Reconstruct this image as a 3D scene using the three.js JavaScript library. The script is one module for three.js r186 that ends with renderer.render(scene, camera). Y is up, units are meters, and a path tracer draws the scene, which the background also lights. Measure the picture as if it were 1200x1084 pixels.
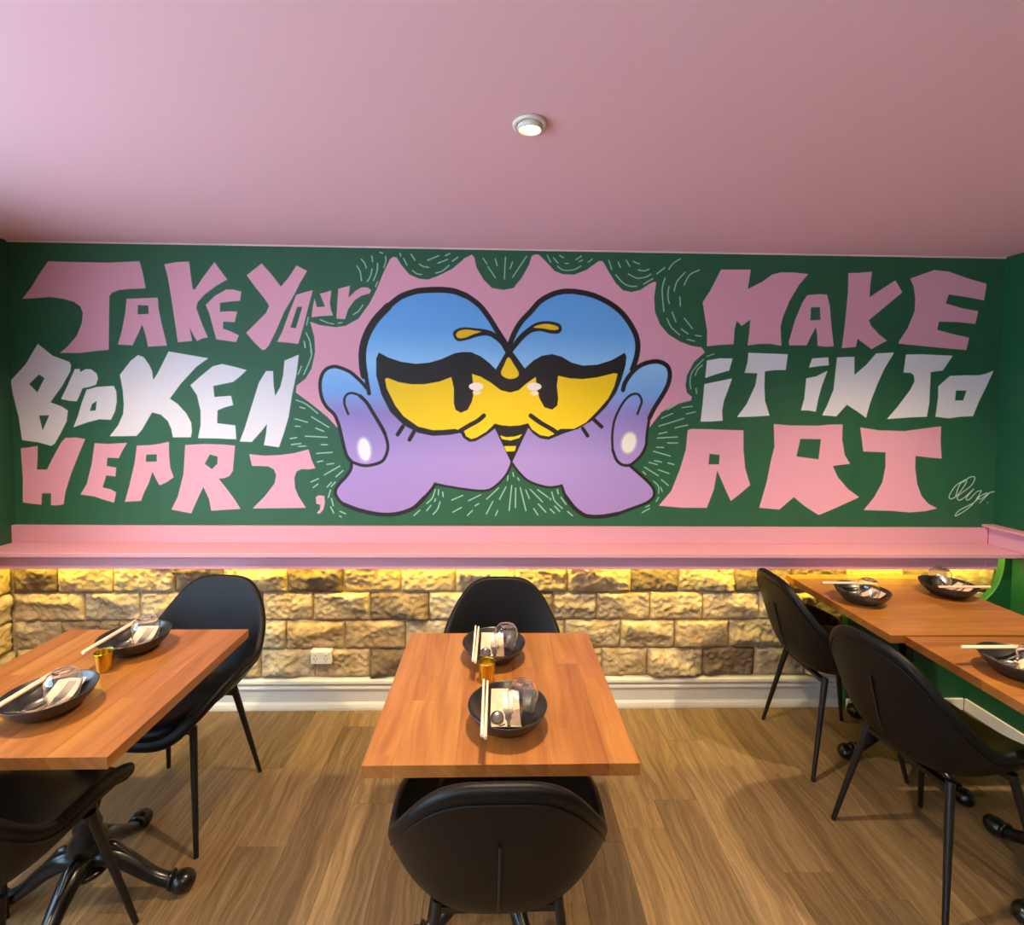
import * as THREE from 'three';
import { RoundedBoxGeometry } from 'three/addons/geometries/RoundedBoxGeometry.js';
import { mergeGeometries } from 'three/addons/utils/BufferGeometryUtils.js';
import { RectAreaLightUniformsLib } from 'three/addons/lights/RectAreaLightUniformsLib.js';
import { createNoise2D, createNoise3D } from 'simplex-noise';

// ---------------------------------------------------------------- camera, sky, exposure
RectAreaLightUniformsLib.init();
const scene = new THREE.Scene();
const renderer = new THREE.WebGLRenderer({ antialias: true });
renderer.toneMapping = THREE.LinearToneMapping;
renderer.toneMappingExposure = 1.0;
renderer.shadowMap.enabled = true;
const CAM = { f: 563, cx: 594.9, cy: 495.4, yaw: 0.0249, pitch: 0.0344, roll: 0.0089, at: new THREE.Vector3(0, 1.65, 2.6483) };
const camera = new THREE.PerspectiveCamera(2 * Math.atan(542 / CAM.f) * 180 / Math.PI, 1200 / 1084, 0.05, 60);
const FWD = new THREE.Vector3(Math.sin(CAM.yaw) * Math.cos(CAM.pitch), -Math.sin(CAM.pitch), -Math.cos(CAM.yaw) * Math.cos(CAM.pitch));
camera.position.copy(CAM.at);
camera.lookAt(CAM.at.clone().add(FWD));
camera.rotateZ(CAM.roll);
camera.setViewOffset(1200, 1084, 600 - CAM.cx, 542 - CAM.cy, 1200, 1084);
camera.updateMatrixWorld();
scene.background = new THREE.Color().setRGB(0.57, 0.77, 1.0);
scene.backgroundIntensity = 11;
const SPOT = 16.5, LED = 165, WARM = new THREE.Color().setRGB(1.0, 0.77, 0.47);

// a photo pixel as a point on the plane axis = value
const RX = new THREE.Vector3().setFromMatrixColumn(camera.matrixWorld, 0), UY = new THREE.Vector3().setFromMatrixColumn(camera.matrixWorld, 1);
function onPlane(px, py, axis, value) {
  const d = FWD.clone().addScaledVector(RX, (px - CAM.cx) / CAM.f).addScaledVector(UY, -(py - CAM.cy) / CAM.f);
  return CAM.at.clone().addScaledVector(d, (value - CAM.at[axis]) / d[axis]);
}

// ---------------------------------------------------------------- helpers
let seed = 12345;
const rnd = () => { seed = (seed + 0x6D2B79F5) | 0; let t = Math.imul(seed ^ (seed >>> 15), 1 | seed); t = (t + Math.imul(t ^ (t >>> 7), 61 | t)) ^ t; return ((t ^ (t >>> 14)) >>> 0) / 4294967296; };
const rr = (a, b) => a + (b - a) * rnd();
const n2 = createNoise2D(rnd), n3 = createNoise3D(rnd);
const fbm2 = (x, y, o = 4) => { let s = 0, a = 0.5; for (let i = 0; i < o; i++) { s += a * n2(x, y); x = x * 2.03 + 7.1; y = y * 2.03 - 3.7; a *= 0.5; } return s; };
const counts = {};
const numbered = (n) => { const k = counts[n] = (counts[n] ?? -1) + 1; return k ? n + '_' + String(k).padStart(3, '0') : n; };
const sh = (o) => { o.traverse((c) => { if (c.isMesh) { c.castShadow = true; c.receiveShadow = true; } }); return o; };
function part(parent, name, geo, m, label) { const o = new THREE.Mesh(geo, m); o.name = name; o.castShadow = o.receiveShadow = true; if (label) o.userData.label = label; parent.add(o); return o; }
function thing(name, label, category, pos = [0, 0, 0], turn = 0, group) {
  const o = new THREE.Group(); o.name = numbered(name); o.position.set(...pos); o.rotation.y = turn; o.userData = { label, category }; if (group) o.userData.group = group; scene.add(o); return o;
}
function solo(name, geo, m, label, category, pos = [0, 0, 0], turn = 0, group) {
  const o = new THREE.Mesh(geo, m); o.name = numbered(name); o.position.set(...pos); o.rotation.y = turn; o.castShadow = o.receiveShadow = true; o.userData = { label, category }; if (group) o.userData.group = group; scene.add(o); return o;
}
function struct(name, label, category) { const o = new THREE.Group(); o.name = name; o.userData = { kind: 'structure', label, category }; scene.add(o); return o; }
const box = (x0, x1, y0, y1, z0, z1) => new THREE.BoxGeometry(x1 - x0, y1 - y0, z1 - z0).translate((x0 + x1) / 2, (y0 + y1) / 2, (z0 + z1) / 2);
const rbox = (x0, x1, y0, y1, z0, z1, r = 0.003, s = 2) => new RoundedBoxGeometry(x1 - x0, y1 - y0, z1 - z0, s, r).translate((x0 + x1) / 2, (y0 + y1) / 2, (z0 + z1) / 2);
const V2 = (a) => a.map(([x, y]) => new THREE.Vector2(x, y));
const V3 = (a) => a.map((p) => new THREE.Vector3(...p));
// a tapered rod between two points
function rod(a, b, r0, r1, seg = 12) {
  const A = new THREE.Vector3(...a), B = new THREE.Vector3(...b), d = B.clone().sub(A), L = d.length();
  const g = new THREE.CylinderGeometry(r1, r0, L, seg).translate(0, L / 2, 0);
  g.applyQuaternion(new THREE.Quaternion().setFromUnitVectors(new THREE.Vector3(0, 1, 0), d.normalize()));
  return g.translate(...a);
}
// a tube of varying radius along points
function sweep(pts, radii, seg = 12, steps = 24) {
  const c = new THREE.CatmullRomCurve3(V3(pts)), P = [], I = [];
  const fr = c.computeFrenetFrames(steps, false);
  for (let i = 0; i <= steps; i++) {
    const t = i / steps, p = c.getPoint(t), k = t * (radii.length - 1), j = Math.min(radii.length - 2, Math.floor(k)), r = radii[j] + (radii[j + 1] - radii[j]) * (k - j);
    for (let s = 0; s < seg; s++) { const a = s / seg * Math.PI * 2, q = p.clone().addScaledVector(fr.normals[i], Math.cos(a) * r).addScaledVector(fr.binormals[i], Math.sin(a) * r); P.push(q.x, q.y, q.z); }
  }
  for (let i = 0; i < steps; i++) for (let s = 0; s < seg; s++) { const a = i * seg + s, b = i * seg + (s + 1) % seg; I.push(a, b, a + seg, b, b + seg, a + seg); }
  for (const [e, flip] of [[0, 1], [steps, 0]]) { const o = P.length / 3, p = c.getPoint(e / steps); P.push(p.x, p.y, p.z); for (let s = 0; s < seg; s++) { const a = e * seg + s, b = e * seg + (s + 1) % seg; flip ? I.push(o, b, a) : I.push(o, a, b); } }
  const g = new THREE.BufferGeometry(); g.setAttribute('position', new THREE.Float32BufferAttribute(P, 3)); g.setIndex(I);
  g.setAttribute('uv', new THREE.Float32BufferAttribute(new Float32Array(P.length / 3 * 2), 2)); g.computeVertexNormals(); return g;
}
const plain = (gs) => mergeGeometries(gs.map((g) => { const h = g.index ? g.toNonIndexed() : g; for (const k of Object.keys(h.attributes)) if (!['position', 'normal', 'uv'].includes(k)) h.deleteAttribute(k); return h; }));
function dataTex(w, h, fn, srgb = true, rx = 1, ry = 1) {
  const d = new Uint8Array(w * h * 4);
  for (let y = 0; y < h; y++) for (let x = 0; x < w; x++) { const c = fn(x / w, y / h), i = (y * w + x) * 4; for (let k = 0; k < 3; k++) d[i + k] = Math.max(0, Math.min(255, c[k] * 255)); d[i + 3] = 255; }
  const t = new THREE.DataTexture(d, w, h); t.wrapS = t.wrapT = THREE.RepeatWrapping; t.magFilter = THREE.LinearFilter; t.minFilter = THREE.LinearMipmapLinearFilter; t.generateMipmaps = true; if (srgb) t.colorSpace = THREE.SRGBColorSpace; t.repeat.set(rx, ry); t.needsUpdate = true; return t;
}
const mat = (o) => new THREE.MeshPhysicalMaterial(o);
const rgb = (r, g, b) => new THREE.Color(r / 255, g / 255, b / 255).convertSRGBToLinear();

// ---------------------------------------------------------------- materials
const wrapN = (fx, fy, u, v, o = 3) => { // tileable noise
  const a = u * Math.PI * 2, b = v * Math.PI * 2; let s = 0, w = 0.5, k = 1;
  for (let i = 0; i < o; i++) { s += w * n3(Math.cos(a) * fx * k + 11 * i, Math.sin(a) * fx * k + 0.3 * Math.cos(b) * fy * k, Math.sin(b) * fy * k + Math.cos(b) * fy * k * 0.7); w *= 0.5; k *= 2; } return s;
};
const grainTex = dataTex(512, 1024, (u, v) => {           // 0.72 m across, 2.44 m along
  const warp = fbm2(u * 3, v * 4, 3) * 0.05;
  const fine = n2((u + warp * 0.3) * 110, v * 9), mid = n2((u + warp) * 34, v * 4.2), big = fbm2((u + warp) * 9, v * 2.2, 3);
  const ring = Math.sin((u * 26 + fbm2(u * 2.2, v * 1.4, 3) * 9) * 2);
  const g = 0.80 + 0.07 * fine + 0.06 * mid + 0.09 * big + 0.012 * ring + 0.04 * n2(u * 240, v * 30) - (fine > 0.5 && mid < 0.15 ? 0.11 : 0);
  return [g, g * (0.985 + 0.015 * mid), g * (0.95 + 0.04 * big)];
});
const plankTones = [[150, 126, 94], [138, 114, 84], [158, 132, 99], [130, 108, 82], [152, 124, 89]];
const floorMats = plankTones.map((c) => mat({ color: rgb(...c), map: grainTex, roughness: 0.42, bumpMap: grainTex, bumpScale: 0.0006, specularIntensity: 0.6 }));
const timberTex = dataTex(512, 1024, (u, v) => {          // 0.5 m across, 1 m along
  const w = fbm2(u * 2, v * 1.3, 3) * 0.05, fine = n2((u + w) * 90, v * 7), mid = n2((u + w) * 26, v * 2.2), big = fbm2((u + w) * 8, v * 1.5, 3);
  const g = 0.83 + 0.03 * fine + 0.04 * mid + 0.09 * big - (fine > 0.6 ? 0.05 : 0);
  return [g, g * (0.97 + 0.05 * big), g * (0.93 + 0.08 * big)];
});
const timberTones = [[178, 119, 58], [170, 110, 52], [184, 126, 64], [164, 104, 50], [180, 120, 55], [174, 114, 60]];
const timberMats = timberTones.map((c) => mat({ color: rgb(...c), map: timberTex, roughness: 0.38, clearcoat: 0.25, clearcoatRoughness: 0.25, bumpMap: timberTex, bumpScale: 0.0002 }));
const stoneTex = dataTex(512, 512, (u, v) => {
  const b = wrapN(1.1, 1.1, u, v, 4), f = n2(u * 60, v * 60) * 0.5 + n2(u * 140, v * 140) * 0.5, vein = Math.abs(wrapN(2.2, 1.7, v, u, 3));
  const g = 0.86 + 0.16 * b + 0.05 * f - 0.06 * Math.exp(-vein * 18);
  const iron = Math.max(0, wrapN(0.9, 1.3, u + 0.37, v + 0.11, 3));
  return [g + 0.03 * iron, g * 0.97 - 0.04 * iron, g * 0.90 - 0.16 * iron];
});
const stoneBump = dataTex(512, 512, (u, v) => { const g = 0.5 + 0.32 * fbm2(u * 14, v * 14, 5) + 0.12 * n2(u * 90, v * 90); return [g, g, g]; }, false);
const stoneTones = [[218, 206, 184], [206, 194, 174], [220, 202, 170], [192, 182, 168], [210, 190, 156], [146, 132, 116]];
const stoneMats = stoneTones.map((c) => mat({ color: rgb(...c), map: stoneTex, roughness: 0.95, bumpMap: stoneBump, bumpScale: 0.004 }));
const mortarMat = mat({ color: rgb(210, 198, 174), map: stoneTex, roughness: 1, bumpMap: stoneBump, bumpScale: 0.006 });
const plasterBump = dataTex(512, 512, (u, v) => { const g = 0.5 + 0.25 * n2(u * 120, v * 120) + 0.2 * n2(u * 50, v * 50); return [g, g, g]; }, false, 2, 2);
const PINK = rgb(240, 194, 204);
const ceilMat = mat({ color: PINK, roughness: 0.75, bumpMap: plasterBump, bumpScale: 0.0004 });
const pinkMat = mat({ color: rgb(208, 150, 162), roughness: 0.45 });
const greenMat = mat({ color: rgb(34, 90, 60), roughness: 0.6 });
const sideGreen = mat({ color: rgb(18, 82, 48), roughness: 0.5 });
const whitePaint = mat({ color: rgb(206, 204, 196), roughness: 0.5 });
const trimWhite = mat({ color: rgb(224, 220, 210), roughness: 0.5 });
const leather = mat({ color: rgb(8, 8, 9), roughness: 0.4, specularIntensity: 0.4, bumpMap: plasterBump, bumpScale: 0.0004 });
const leatherSeam = mat({ color: rgb(16, 15, 15), roughness: 0.55 });
const blackMetal = mat({ color: rgb(12, 12, 13), roughness: 0.4, metalness: 0.1 });
const castIron = mat({ color: rgb(12, 12, 14), roughness: 0.3, clearcoat: 0.25, clearcoatRoughness: 0.2, specularIntensity: 0.6 });
const bowlMat = mat({ color: rgb(32, 31, 33), roughness: 0.33, clearcoat: 0.3, clearcoatRoughness: 0.25 });
const paperTex = dataTex(128, 128, (u, v) => { const g = 0.93 + 0.05 * n2(u * 40, v * 40) + 0.03 * n2(u * 9, v * 9); return [g, g * 0.985, g * 0.97]; });
const napkinMat = mat({ color: rgb(226, 198, 172), map: paperTex, roughness: 0.9 });
const steel = mat({ color: rgb(140, 139, 140), roughness: 0.36, metalness: 1 });
const stickMat = mat({ color: rgb(220, 190, 166), roughness: 0.6 });
const glassMat = mat({ color: 0xffffff, transmission: 1, thickness: 0.002, roughness: 0, ior: 1.5 });
const paneMat = mat({ color: 0xffffff, transmission: 1, thickness: 0, roughness: 0, ior: 1.45 });
const goldMat = mat({ color: rgb(206, 178, 62), roughness: 0.2, metalness: 1 });
const waxMat = mat({ color: rgb(224, 226, 232), roughness: 0.45 });
const plastic = mat({ color: rgb(226, 224, 220), roughness: 0.35 });
const plasticDark = mat({ color: rgb(60, 58, 56), roughness: 0.5 });

// ---------------------------------------------------------------- the room shell
const X0 = -2.6, X1 = 2.84, ZF = 6.6, CH = 2.505;
{
  const c = struct('ceiling', 'pink painted ceiling above the mural wall', 'ceiling');
  part(c, 'ceiling_board', box(X0 - 0.2, X1 + 0.2, CH, CH + 0.15, -0.2, ZF + 0.2), ceilMat);
}
// floor of single planks running toward the mural wall
{
  const fl = struct('floor', 'wood look plank floor in grey brown oak', 'floor');
  part(fl, 'subfloor', box(X0 - 0.2, X1 + 0.2, -0.16, -0.009, -0.2, ZF + 0.2), mat({ color: rgb(70, 58, 45), roughness: 0.9 }));
  const PW = 0.181, PL = 1.22, gap = 0.0004, geos = {};
  const plankGeo = (w, l, k) => {
    const key = w.toFixed(3) + '_' + l.toFixed(3) + '_' + k;
    if (!geos[key]) {
      const b = 0.0006, hw = w / 2 - gap, hl = l / 2 - gap, g = new RoundedBoxGeometry(hw * 2, 0.009, hl * 2, 1, b).translate(0, -0.0045, 0);
      const p = g.attributes.position, uv = g.attributes.uv;
      for (let i = 0; i < p.count; i++) uv.setXY(i, (p.getX(i) + PW * (k % 4)) / 0.72, (p.getZ(i) + 0.61 * k) / 2.44);
      geos[key] = g;
    }
    return geos[key];
  };
  let row = 0;
  for (let x = X0 + 0.02; x < X1; x += PW, row++) {
    const w = Math.min(PW, X1 - x);
    let z = -0.0 - [0.1, 0.72, 0.33, 1.0, 0.52, 0.88, 0.2][row % 7];
    while (z < ZF) {
      const a = Math.max(z, 0), e = Math.min(z + PL, ZF);
      if (e - a > 0.05) { const m = part(fl, 'plank', plankGeo(w, e - a, Math.floor(rnd() * 8)), floorMats[Math.floor(rnd() * 5)]); m.position.set(x + w / 2, 0, (a + e) / 2); }
      z += PL;
    }
  }
}
// the back wall: mural above, rock-faced sandstone below
const wallBack = struct('wall_back', 'green painted mural wall above a dado of rough sandstone blocks', 'wall');
part(wallBack, 'wall_body', box(X0 - 0.2, X1 + 0.2, -0.16, CH, -0.2, -0.002), greenMat);
// the mural: flat paint on the wall, its outlines laid out in wall metres
{
  const MX0 = X0, MX1 = X1, MY0 = 0.86, MY1 = CH, W = 2048, Hh = Math.round(W * (MY1 - MY0) / (MX1 - MX0));
  const cv = document.createElement('canvas'); cv.width = W; cv.height = Hh; const g = cv.getContext('2d');
  const S = W / (MX1 - MX0);
  const toC = (px, py) => { const p = onPlane(px, py, 'z', 0); return [(p.x - MX0) * S, (MY1 - p.y) * S]; };
  const at = (bx, by, k = 6) => (pts) => pts.map(([x, y]) => [bx + x / k, by + y / k]);
  const U = S / 213;                                     // canvas pixels for one photo pixel on the wall
  const poly = (loops, fill) => { g.beginPath(); for (const l of loops) { l.forEach((p, i) => { const c = toC(...p); i ? g.lineTo(...c) : g.moveTo(...c); }); g.closePath(); } g.fillStyle = fill; g.fill('evenodd'); };
  const curvePath = (pts, closed) => {
    const c = pts.map((p) => toC(...p)), n = c.length, q = (i) => closed ? c[(i + n) % n] : c[Math.max(0, Math.min(n - 1, i))];
    g.beginPath(); g.moveTo(...c[0]);
    for (let i = 0; i < (closed ? n : n - 1); i++) { const a = q(i - 1), b = q(i), d = q(i + 1), e = q(i + 2); g.bezierCurveTo(b[0] + (d[0] - a[0]) / 6, b[1] + (d[1] - a[1]) / 6, d[0] - (e[0] - b[0]) / 6, d[1] - (e[1] - b[1]) / 6, d[0], d[1]); }
    if (closed) g.closePath();
  };
  const blob = (pts, fill) => { curvePath(pts, true); g.fillStyle = fill; g.fill(); };
  const line = (pts, w, col) => { curvePath(pts, false); g.lineWidth = w * U; g.strokeStyle = col; g.lineCap = 'round'; g.lineJoin = 'round'; g.stroke(); };
  const oval = (x, y, rx, ry, rot, fill) => { const c = toC(x, y); g.beginPath(); g.ellipse(c[0], c[1], rx * U, ry * U, rot, 0, Math.PI * 2); g.fillStyle = fill; g.fill(); };
  const GREEN = 'rgb(34,90,60)', PK = 'rgb(226,160,177)', WH = 'rgb(224,220,224)', BK = 'rgb(24,18,16)', YE = 'rgb(250,208,8)', HATCH = 'rgb(160,200,176)';
  g.fillStyle = GREEN; g.fillRect(0, 0, W, Hh);
  // faint roller marks in the green
  for (let i = 0; i < 900; i++) { const x = rnd() * W, y = rnd() * Hh; g.fillStyle = rnd() < 0.5 ? 'rgba(16,60,38,0.05)' : 'rgba(60,120,84,0.03)'; g.fillRect(x, y, 8 + rnd() * 30, 30 + rnd() * 90); }
  const A = at(20, 295), B = at(180, 295), C = at(0, 395), D = at(180, 395), E = at(10, 505), F = at(190, 505), G = at(350, 285), H = at(500, 285), I = at(650, 285), J = at(650, 390), K = at(400, 320), L = at(340, 400), M = at(340, 500), N = at(500, 490), O = at(650, 490), Q = at(500, 380);
  const RA = at(810, 300), RB = at(980, 300), RC = at(810, 395), RD = at(980, 395), RE = at(760, 485), RF = at(960, 485, 5);
  // pink burst behind the figure
  poly([[...G([[85, 553], [150, 575], [260, 590], [330, 580], [420, 530], [500, 420], [550, 320], [590, 220], [640, 115], [660, 97], [688, 97], [720, 150], [780, 220], [850, 250], [910, 255], [980, 230], [1080, 180], [1150, 120]]),
    ...H([[260, 108], [320, 80], [335, 100], [350, 170], [400, 255], [460, 315], [540, 328], [610, 315], [670, 240], [720, 150], [738, 90], [760, 78], [790, 80], [840, 130], [900, 195], [960, 218], [1040, 220], [1130, 185]]),
    ...I([[240, 175], [290, 140], [310, 125], [340, 128], [380, 200], [430, 280], [480, 330], [540, 342], [600, 330], [660, 290], [700, 270], [715, 275], [700, 380], [705, 480], [740, 570], [800, 640], [880, 690], [960, 720], [1035, 732], [1055, 765]]),
    ...J([[1055, 138], [980, 205], [930, 300], [920, 370], [930, 420], [965, 450], [960, 475], [880, 495], [800, 530], [750, 560], [710, 610], [660, 675]]), [700, 480], [450, 480],
    ...L([[330, 605], [260, 530], [150, 440], [40, 360], [45, 310], [110, 260], [150, 190], [170, 100]]), ...B([[1135, 700], [1130, 600], [1100, 490]])]], PK);
  // lettering
  const text = (col, ...glyphs) => glyphs.forEach((l) => poly(l, col));
  text(PK,
    [A([[218, 66], [400, 72], [640, 76], [862, 66], [885, 150], [905, 258], [790, 262], [715, 270], [668, 288], [650, 312], [648, 400], [645, 690], [570, 696], [440, 712], [300, 712], [360, 660], [420, 590], [455, 500], [462, 430], [445, 385], [400, 352], [320, 330], [230, 318], [150, 325], [35, 332], [100, 250], [150, 165]])],
    [A([[770, 330], [990, 322], [995, 400], [1020, 520], [1055, 660], [920, 668], [905, 590], [880, 512], [850, 580], [812, 658], [708, 652], [735, 560], [760, 430]]), A([[850, 375], [922, 378], [925, 436], [848, 440]])],
    [B([[75, 88], [160, 72], [250, 68], [262, 170], [275, 262], [290, 265], [350, 175], [428, 72], [470, 130], [518, 195], [440, 240], [360, 300], [310, 355], [300, 395], [320, 450], [350, 530], [382, 602], [345, 610], [305, 628], [285, 595], [253, 535], [262, 580], [272, 628], [170, 636], [150, 500], [125, 330], [100, 180]])],
    [B([[510, 265], [560, 265], [617, 280], [608, 345], [540, 350], [468, 360], [466, 422], [530, 418], [588, 420], [570, 495], [490, 492], [488, 540], [540, 558], [600, 588], [580, 635], [440, 616], [420, 540], [390, 430], [366, 374], [430, 310]])],
    [B([[760, 82], [830, 160], [895, 245], [950, 180], [1005, 95], [1080, 135], [1030, 220], [985, 310], [920, 420], [860, 560], [810, 660], [785, 688], [762, 690], [710, 640], [650, 570], [720, 500], [790, 430], [812, 380], [780, 330], [715, 250], [654, 165]])],
    [B([[1003, 302], [1060, 285], [1120, 270], [1085, 400], [1055, 520], [1018, 648], [945, 640], [868, 634], [905, 560], [945, 450]]), B([[1010, 388], [1045, 388], [1000, 538], [962, 532]])],
    [G([[112, 385], [128, 450], [185, 445], [165, 395], [148, 355], [190, 345], [230, 332], [220, 420], [228, 470], [243, 508], [160, 512], [90, 522], [98, 450]])],
    [G([[278, 320], [362, 298], [350, 382], [400, 335], [440, 310], [485, 310], [510, 330], [500, 352], [440, 370], [395, 400], [350, 460], [325, 535], [265, 530], [270, 430]])],
    [E([[85, 120], [140, 115], [205, 104], [205, 190], [200, 270], [270, 270], [310, 190], [370, 80], [400, 48], [470, 45], [540, 55], [500, 150], [440, 300], [400, 430], [388, 515], [345, 524], [298, 522], [298, 438], [235, 438], [232, 518], [170, 512], [100, 502], [100, 330]])],
    [E([[605, 85], [700, 90], [835, 82], [800, 140], [775, 192], [695, 188], [690, 245], [758, 256], [752, 320], [688, 312], [662, 395], [720, 410], [758, 430], [742, 505], [660, 480], [600, 460], [505, 446], [550, 370], [585, 230]])],
    [E([[902, 102], [1000, 98], [1060, 90], [1128, 75], [1130, 180], [1138, 260], [1162, 325], [1110, 362], [1062, 382], [1040, 345], [1012, 288], [985, 370], [950, 440], [932, 492], [818, 497], [850, 380], [885, 230]]), E([[968, 166], [1042, 164], [1042, 214], [966, 216]])],
    [F([[162, 98], [300, 90], [430, 94], [513, 102], [505, 190], [498, 280], [475, 315], [440, 332], [398, 335], [450, 400], [510, 480], [552, 548], [345, 560], [330, 480], [290, 395], [265, 445], [235, 510], [205, 580], [130, 565], [65, 552], [110, 460], [150, 300]]), F([[335, 165], [390, 180], [388, 230], [350, 268], [300, 230]])],
    [F([[612, 162], [720, 172], [830, 168], [930, 155], [1030, 128], [1050, 200], [1078, 262], [1030, 270], [980, 268], [945, 285], [930, 330], [935, 400], [960, 460], [1012, 540], [900, 542], [635, 545], [720, 460], [790, 370], [802, 310], [785, 270], [745, 248], [632, 245]])],
    [F([[1080, 465], [1100, 452], [1140, 455], [1145, 500], [1135, 550], [1110, 580], [1085, 578], [1110, 550], [1112, 518], [1085, 512]])],
    [RA([[210, 95], [420, 95], [398, 232], [500, 180], [570, 130], [630, 115], [720, 115], [825, 126], [760, 200], [690, 320], [645, 430], [628, 500], [635, 632], [560, 618], [480, 618], [396, 628], [408, 540], [415, 448], [355, 492], [320, 456], [305, 520], [298, 620], [200, 625], [110, 635], [112, 530], [80, 325], [130, 250]])],
    [RA([[815, 275], [900, 268], [955, 270], [975, 350], [985, 480], [1003, 635], [950, 638], [888, 632], [885, 550], [877, 500], [845, 560], [812, 628], [690, 628], [685, 605], [730, 450], [780, 330]]), RA([[842, 362], [905, 360], [908, 448], [838, 452]])],
    [RB([[85, 120], [165, 118], [252, 110], [240, 200], [235, 288], [330, 225], [415, 172], [440, 210], [465, 255], [400, 310], [310, 385], [230, 450], [245, 490], [300, 550], [358, 595], [300, 625], [248, 655], [200, 620], [150, 582], [138, 640], [38, 648], [60, 480], [82, 260]])],
    [RB([[520, 158], [600, 130], [690, 98], [790, 108], [920, 155], [1058, 195], [1040, 312], [920, 290], [792, 270], [770, 332], [880, 365], [1000, 388], [978, 478], [850, 465], [722, 462], [710, 518], [820, 548], [935, 575], [915, 662], [680, 640], [438, 616], [440, 600], [500, 510], [550, 390], [555, 300], [545, 220]])],
    [RE([[275, 115], [300, 105], [450, 108], [668, 115], [668, 250], [680, 380], [715, 500], [640, 565], [578, 612], [540, 530], [483, 398], [460, 530], [410, 660], [240, 660], [72, 645], [160, 540], [220, 390], [262, 250]]), RE([[430, 280], [500, 288], [496, 354], [422, 354]])],
    [[...RE([[880, 70], [885, 230], [860, 330], [830, 480], [778, 660], [920, 672], [1022, 585], [1100, 650], [1190, 708]]), ...RF([[0, 592], [100, 550], [235, 488], [170, 440], [110, 370], [80, 305], [182, 292], [150, 240], [135, 150], [138, 60], [60, 62], [0, 68]]), ...RE([[1000, 80]])], RE([[1068, 175], [1212, 178], [1195, 318], [1040, 298]])],
    [RF([[240, 78], [350, 95], [500, 100], [610, 85], [715, 72], [712, 160], [718, 262], [640, 255], [565, 246], [563, 320], [575, 410], [600, 480], [640, 525], [692, 553], [620, 570], [530, 577], [420, 568], [260, 563], [320, 490], [370, 400], [388, 310], [388, 225], [258, 220]])]);
  text(WH,
    [C([[265, 46], [370, 130], [490, 175], [500, 200], [495, 240], [440, 340], [355, 458], [430, 485], [478, 515], [470, 590], [425, 680], [385, 750], [360, 765], [270, 740], [155, 724], [130, 560], [90, 400], [75, 305], [180, 190]]), C([[275, 262], [312, 290], [262, 388], [205, 330]]), C([[275, 552], [345, 550], [300, 655]])],
    [C([[525, 225], [560, 222], [565, 245], [600, 225], [640, 225], [680, 255], [690, 290], [675, 335], [630, 350], [580, 360], [560, 410], [540, 452], [485, 448], [428, 435], [470, 350]])],
    [C([[608, 370], [680, 350], [800, 342], [818, 380], [822, 450], [810, 520], [780, 582], [700, 578], [620, 598], [515, 635], [545, 560], [575, 460]]), C([[648, 470], [680, 450], [672, 515], [632, 518]])],
    [[...C([[842, 265], [920, 165], [970, 125], [1010, 140], [1050, 195], [1070, 240], [1078, 300], [1110, 250], [1170, 130], [1185, 100]]), ...D([[385, 148], [300, 210], [190, 330], [115, 432], [170, 470], [230, 535], [265, 600], [270, 665], [262, 705], [135, 705], [125, 650], [100, 590], [50, 545]]), ...C([[1070, 530], [1040, 580], [1000, 650], [960, 695], [860, 697], [770, 697], [830, 620], [865, 540], [870, 470], [862, 370]])]],
    [D([[482, 188], [570, 208], [655, 232], [610, 275], [560, 315], [490, 330], [420, 344], [428, 420], [545, 412], [560, 478], [500, 495], [450, 515], [448, 605], [575, 620], [582, 718], [430, 712], [312, 710], [330, 620], [330, 520], [305, 410], [258, 338], [330, 275], [415, 205]])],
    [D([[790, 238], [840, 238], [845, 340], [855, 412], [890, 350], [910, 270], [920, 165], [980, 140], [1022, 122], [1005, 260], [975, 400], [950, 560], [915, 680], [882, 775], [775, 760], [790, 680], [797, 612], [760, 660], [690, 738], [605, 735], [640, 640], [690, 480], [740, 320]])],
    [RC([[110, 165], [200, 148], [292, 150], [268, 235], [180, 260], [98, 288]])], [RC([[92, 330], [190, 310], [288, 290], [260, 370], [230, 450], [218, 520], [222, 588], [140, 594], [65, 594], [80, 470]])],
    [RC([[402, 110], [540, 115], [680, 120], [665, 232], [590, 232], [518, 242], [515, 350], [520, 450], [552, 552], [440, 560], [322, 562], [390, 470], [450, 340], [465, 255], [375, 252], [395, 180]])],
    [RC([[850, 150], [965, 142], [968, 198], [900, 205], [828, 215]])], [RC([[808, 290], [880, 275], [960, 235], [920, 340], [895, 430], [876, 525], [830, 517], [772, 515], [795, 430]])],
    [RD([[5, 142], [128, 138], [128, 265], [210, 195], [280, 115], [408, 108], [340, 220], [290, 330], [240, 460], [210, 568], [150, 525], [75, 475], [0, 558], [-100, 550], [-65, 480], [-20, 370]])],
    [RD([[490, 122], [600, 120], [820, 130], [780, 190], [748, 236], [665, 246], [660, 350], [655, 460], [638, 560], [520, 565], [355, 577], [430, 490], [520, 370], [550, 310], [545, 270], [525, 252], [472, 250]])],
    [RD([[800, 272], [900, 268], [1000, 268], [1050, 258], [1108, 234], [1050, 360], [1005, 450], [962, 556], [870, 560], [790, 572], [697, 560], [715, 430], [717, 345]]), RD([[842, 375], [915, 376], [892, 444], [836, 446]])]);
  // the two-headed figure: blue sprayed into violet
  const headL = [[596, 408], [583, 388], [573, 372], [562, 358], [547, 347], [533, 341.5], [517, 339.5], [500, 340], [487, 341.5], [470, 347.5], [455, 359], [440, 375], [430, 392], [425, 410], [425, 427], [427, 440], [430, 453]];
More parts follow.
